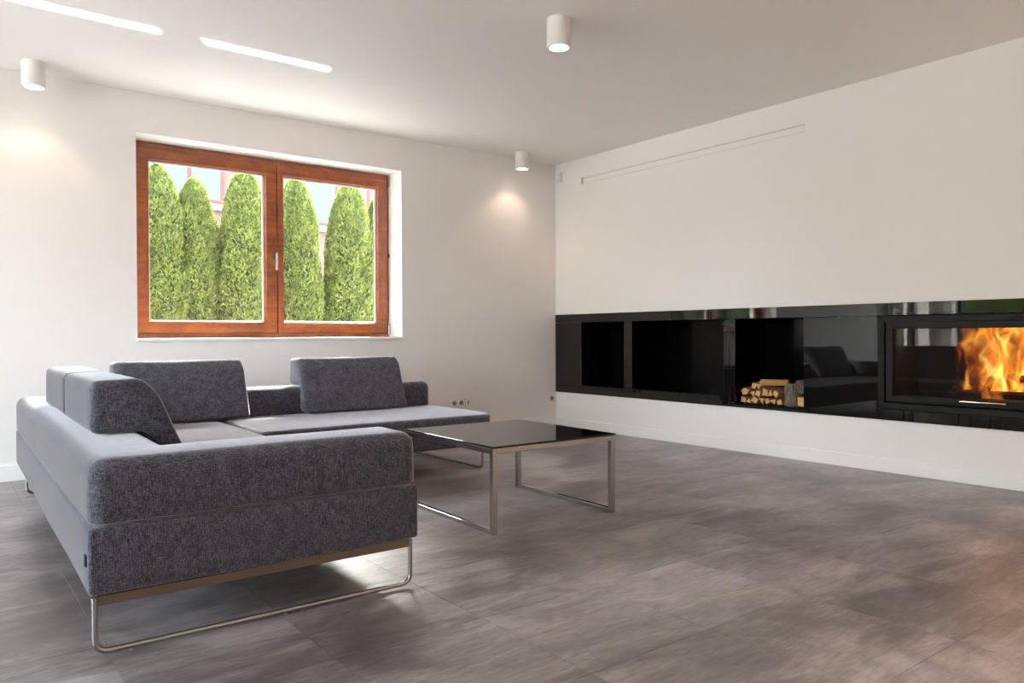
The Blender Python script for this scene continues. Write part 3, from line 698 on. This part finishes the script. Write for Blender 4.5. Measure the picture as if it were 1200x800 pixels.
def socket(x, z, label, grp=None):
    t = tag(empty('wall_socket', (x, -0.0005, z)), label, 'socket', grp)
    box('cover_plate', (-0.0375, 0.0375, -0.009, 0.001, -0.040, 0.040), M['white_plastic'], t, r=0.003)
    b = bmesh.new(); lathe(b, [(0.0225, 0.0085), (0.0225, 0.0112), (0.0205, 0.0115), (0.0195, 0.0094), (0, 0.0094)], 24)
    for v in b.verts: v.co = Vector((v.co.x, -v.co.z, v.co.y))
    done(b, 'socket_well', M['socket_well'], t)
    for s in (-1, 1):
        b = bmesh.new(); lathe(b, [(0, 0.0102), (0.0035, 0.0102), (0.0035, 0.004), (0, 0.004)], 10, c=(s*0.0095, 0, 0))
        for v in b.verts: v.co = Vector((v.co.x, -v.co.z, v.co.y))
        done(b, 'pin_hole', M['dark_hole'], t)
socket(-1.267, 0.308, 'white wall socket closest to the sofa in the row of three', 'white wall sockets')
socket(-1.190, 0.308, 'white wall socket in the middle of the row of three', 'white wall sockets')
sp = tag(empty('antenna_outlet', (-1.112, -0.0005, 0.308)), 'white outlet with a dark jack ending the row of three', 'socket', 'white wall sockets')
box('cover_plate', (-0.0375, 0.0375, -0.009, 0.001, -0.042, 0.044), M['white_plastic'], sp, r=0.003)
box('rocker', (-0.020, 0.020, -0.013, -0.008, -0.026, 0.026), M['trim'], sp, r=0.002); box('jack', (-0.006, 0.006, -0.0145, -0.012, -0.016, 0.016), M['dark_hole'], sp, r=0.001)
socket(-0.066, 0.291, 'single white wall socket in the corner beside the black band', 'white wall sockets')

# ------------------------------------------------------------------ outdoors
bm = bmesh.new(); v = [bm.verts.new(c) for c in ((-40, -40, -0.16), (40, -40, -0.16), (40, 50, -0.16), (-40, 50, -0.16))]; bm.faces.new(v)
tag(done(bm, 'ground', M['ground'], smooth=False), 'pale garden ground outside the window', 'ground', kind='structure')

def arbor_meshes(seed, h, R0, n, size=0.05):
    q = random.Random(seed); verts = []; faces = []
    def rad(t, a):
        k = (1-t**6.0)**0.6 if t < 1 else 0
        lump = 0.10*math.sin(3*a+seed)+0.08*math.sin(5*a-7*t*3+seed*2)
        return R0*(1.05-0.20*t)*k*(1+lump)
    for i in range(n):
        t = 1-q.random()**1.1 if q.random() < .25 else q.uniform(0.02, 1.0); a = q.uniform(0, 2*math.pi)
        r = rad(t, a)*(1-0.30*q.random()**2.2); z = t*h
        c = Vector((r*math.cos(a), r*math.sin(a), z))
        out = Vector((math.cos(a), math.sin(a), 0)); side = Vector((-math.sin(a), math.cos(a), 0))
        upv = (Vector((0, 0, 1))*q.uniform(0.5, 1.0)+out*q.uniform(0.1, 0.9)+side*q.uniform(-.6, .6)).normalized()
        wv = (side*q.uniform(-1, 1)+out*q.uniform(-1, 1)+Vector((0, 0, q.uniform(-.3, .3)))).normalized(); wv = (wv-upv*wv.dot(upv)).normalized()
        s = size*q.uniform(0.6, 1.25); b0 = len(verts)
        verts += [c-upv*s*0.5, c+wv*s*0.36+upv*s*0.1, c+upv*s*0.9+wv*s*0.08, c-wv*s*0.36+upv*s*0.15]
        faces.append((b0, b0+1, b0+2, b0+3))
    me = bpy.data.meshes.new('foliage'); me.from_pydata([tuple(v) for v in verts], [], faces); me.materials.append(M['leaf'])
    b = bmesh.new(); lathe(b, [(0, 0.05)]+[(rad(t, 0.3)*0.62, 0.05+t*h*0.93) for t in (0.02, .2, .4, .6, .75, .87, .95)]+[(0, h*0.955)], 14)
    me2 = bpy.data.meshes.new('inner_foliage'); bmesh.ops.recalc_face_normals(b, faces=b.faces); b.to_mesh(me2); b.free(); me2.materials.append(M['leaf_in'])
    b = bmesh.new(); tube(b, [(0, 0, -0.1), (0.01, 0, 0.4), (0, 0.01, h*0.5)], 0.035, 8)
    me3 = bpy.data.meshes.new('trunk'); b.to_mesh(me3); b.free(); me3.materials.append(M['bark'])
    return me, me2, me3
def arbor(meshes, x, y, label, grp, s=1.0, rz=0.0, z=-0.16):
    t = tag(empty('arborvitae', (x, y, z), rz), label, 'tree', grp); t.scale = (s, s, s)
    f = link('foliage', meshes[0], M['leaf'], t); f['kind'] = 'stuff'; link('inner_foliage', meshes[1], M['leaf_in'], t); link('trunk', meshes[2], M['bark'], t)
    return t
HED = 'columnar arborvitae hedge outside the window'
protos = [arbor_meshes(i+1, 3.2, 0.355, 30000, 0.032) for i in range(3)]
row = [(-3.35, 4.05, 0, 1.00, 'green columnar arborvitae furthest left behind the wooden window frame'), (-2.93, 4.0, 1, 1.0, 'green columnar arborvitae cut off by the left edge of the left pane'), (-2.50, 4.05, 2, 0.965, 'slim green columnar arborvitae second in the left pane'),
       (-1.90, 3.95, 0, 1.02, 'broad green columnar arborvitae beside the window handle in the left pane'), (-1.18, 4.0, 1, 1.02, 'green columnar arborvitae at the left of the right pane'),
       (-0.42, 4.0, 2, 1.02, 'broad green columnar arborvitae in the middle of the right pane'), (0.16, 4.15, 0, 1.0, 'green columnar arborvitae at the right edge of the right pane')]
for i, (x, y, k, s, lb) in enumerate(row):
    t = arbor(protos[k], x, y, lb, HED, s, i*1.3)
    if i in (3, 5): t.scale = (1.12, 1.1, s)
for i in range(3):
    arbor(protos[i % 3], -4.05-0.62*i, 4.0+0.1*math.sin(i*1.7), 'columnar arborvitae of the hedge hidden by the wall left of the window', 'hedge beyond the wall left of the window', 1.0+0.04*math.sin(i*2.3), i*0.8)
for i in range(14):
    arbor(protos[i % 3], -20.0+0.5*math.sin(i*2.1), -3.0+i*0.95, 'columnar arborvitae in the side garden mirrored in the black glass', 'side garden arborvitae', 1.45+0.1*math.sin(i*1.3), i*0.9)

for i in range(9):
    arbor(protos[(i+1) % 3], -11.0-0.62*i, 7.6+0.2*math.sin(i*1.7), 'columnar arborvitae at the garden end mirrored above the niches', 'garden end arborvitae', 1.25+0.05*math.sin(i*2.3), i*1.1)

# neighbouring house
hs_ = tag(empty('neighbour_house', (1.0, 9.6, -0.16)), 'peach house with red-framed windows behind the hedge', 'house')
def hbox(name, b_, m, parent=None, r=0):
    o = box(name, b_, m, r=r); o.parent = parent or hs_
    o.matrix_parent_inverse = Matrix.Translation(hs_.location).inverted() if parent is None else Matrix.Identity(4); return o
HY = 9.6
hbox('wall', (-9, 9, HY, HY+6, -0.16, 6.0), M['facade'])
rf = hbox('roof', (-9.6, 9.6, HY-0.7, HY+6.6, 6.0, 6.2), M['roof'])
def hwin(x0, x1, z0, z1, nmul):
    f = hbox('window_frame', (x0, x1, HY-0.05, HY+0.02, z0, z1), M['red_frame'])
    wd = (x1-x0-0.08)/nmul
    for i in range(nmul):
        hbox('pane', (x0+0.08+i*wd, x0+(i+1)*wd, HY-0.06, HY-0.03, z0+0.08, z1-0.08), M['sky_glass'], parent=f)
    hbox('sill', (x0-0.08, x1+0.08, HY-0.16, HY+0.02, z0-0.12, z0), M['sill_grey'])
hwin(-2.40, -0.45, 3.55, 5.2, 3); hwin(1.15, 2.75, 3.3, 5.0, 2); hwin(4.2, 5.6, 3.3, 5.0, 2)
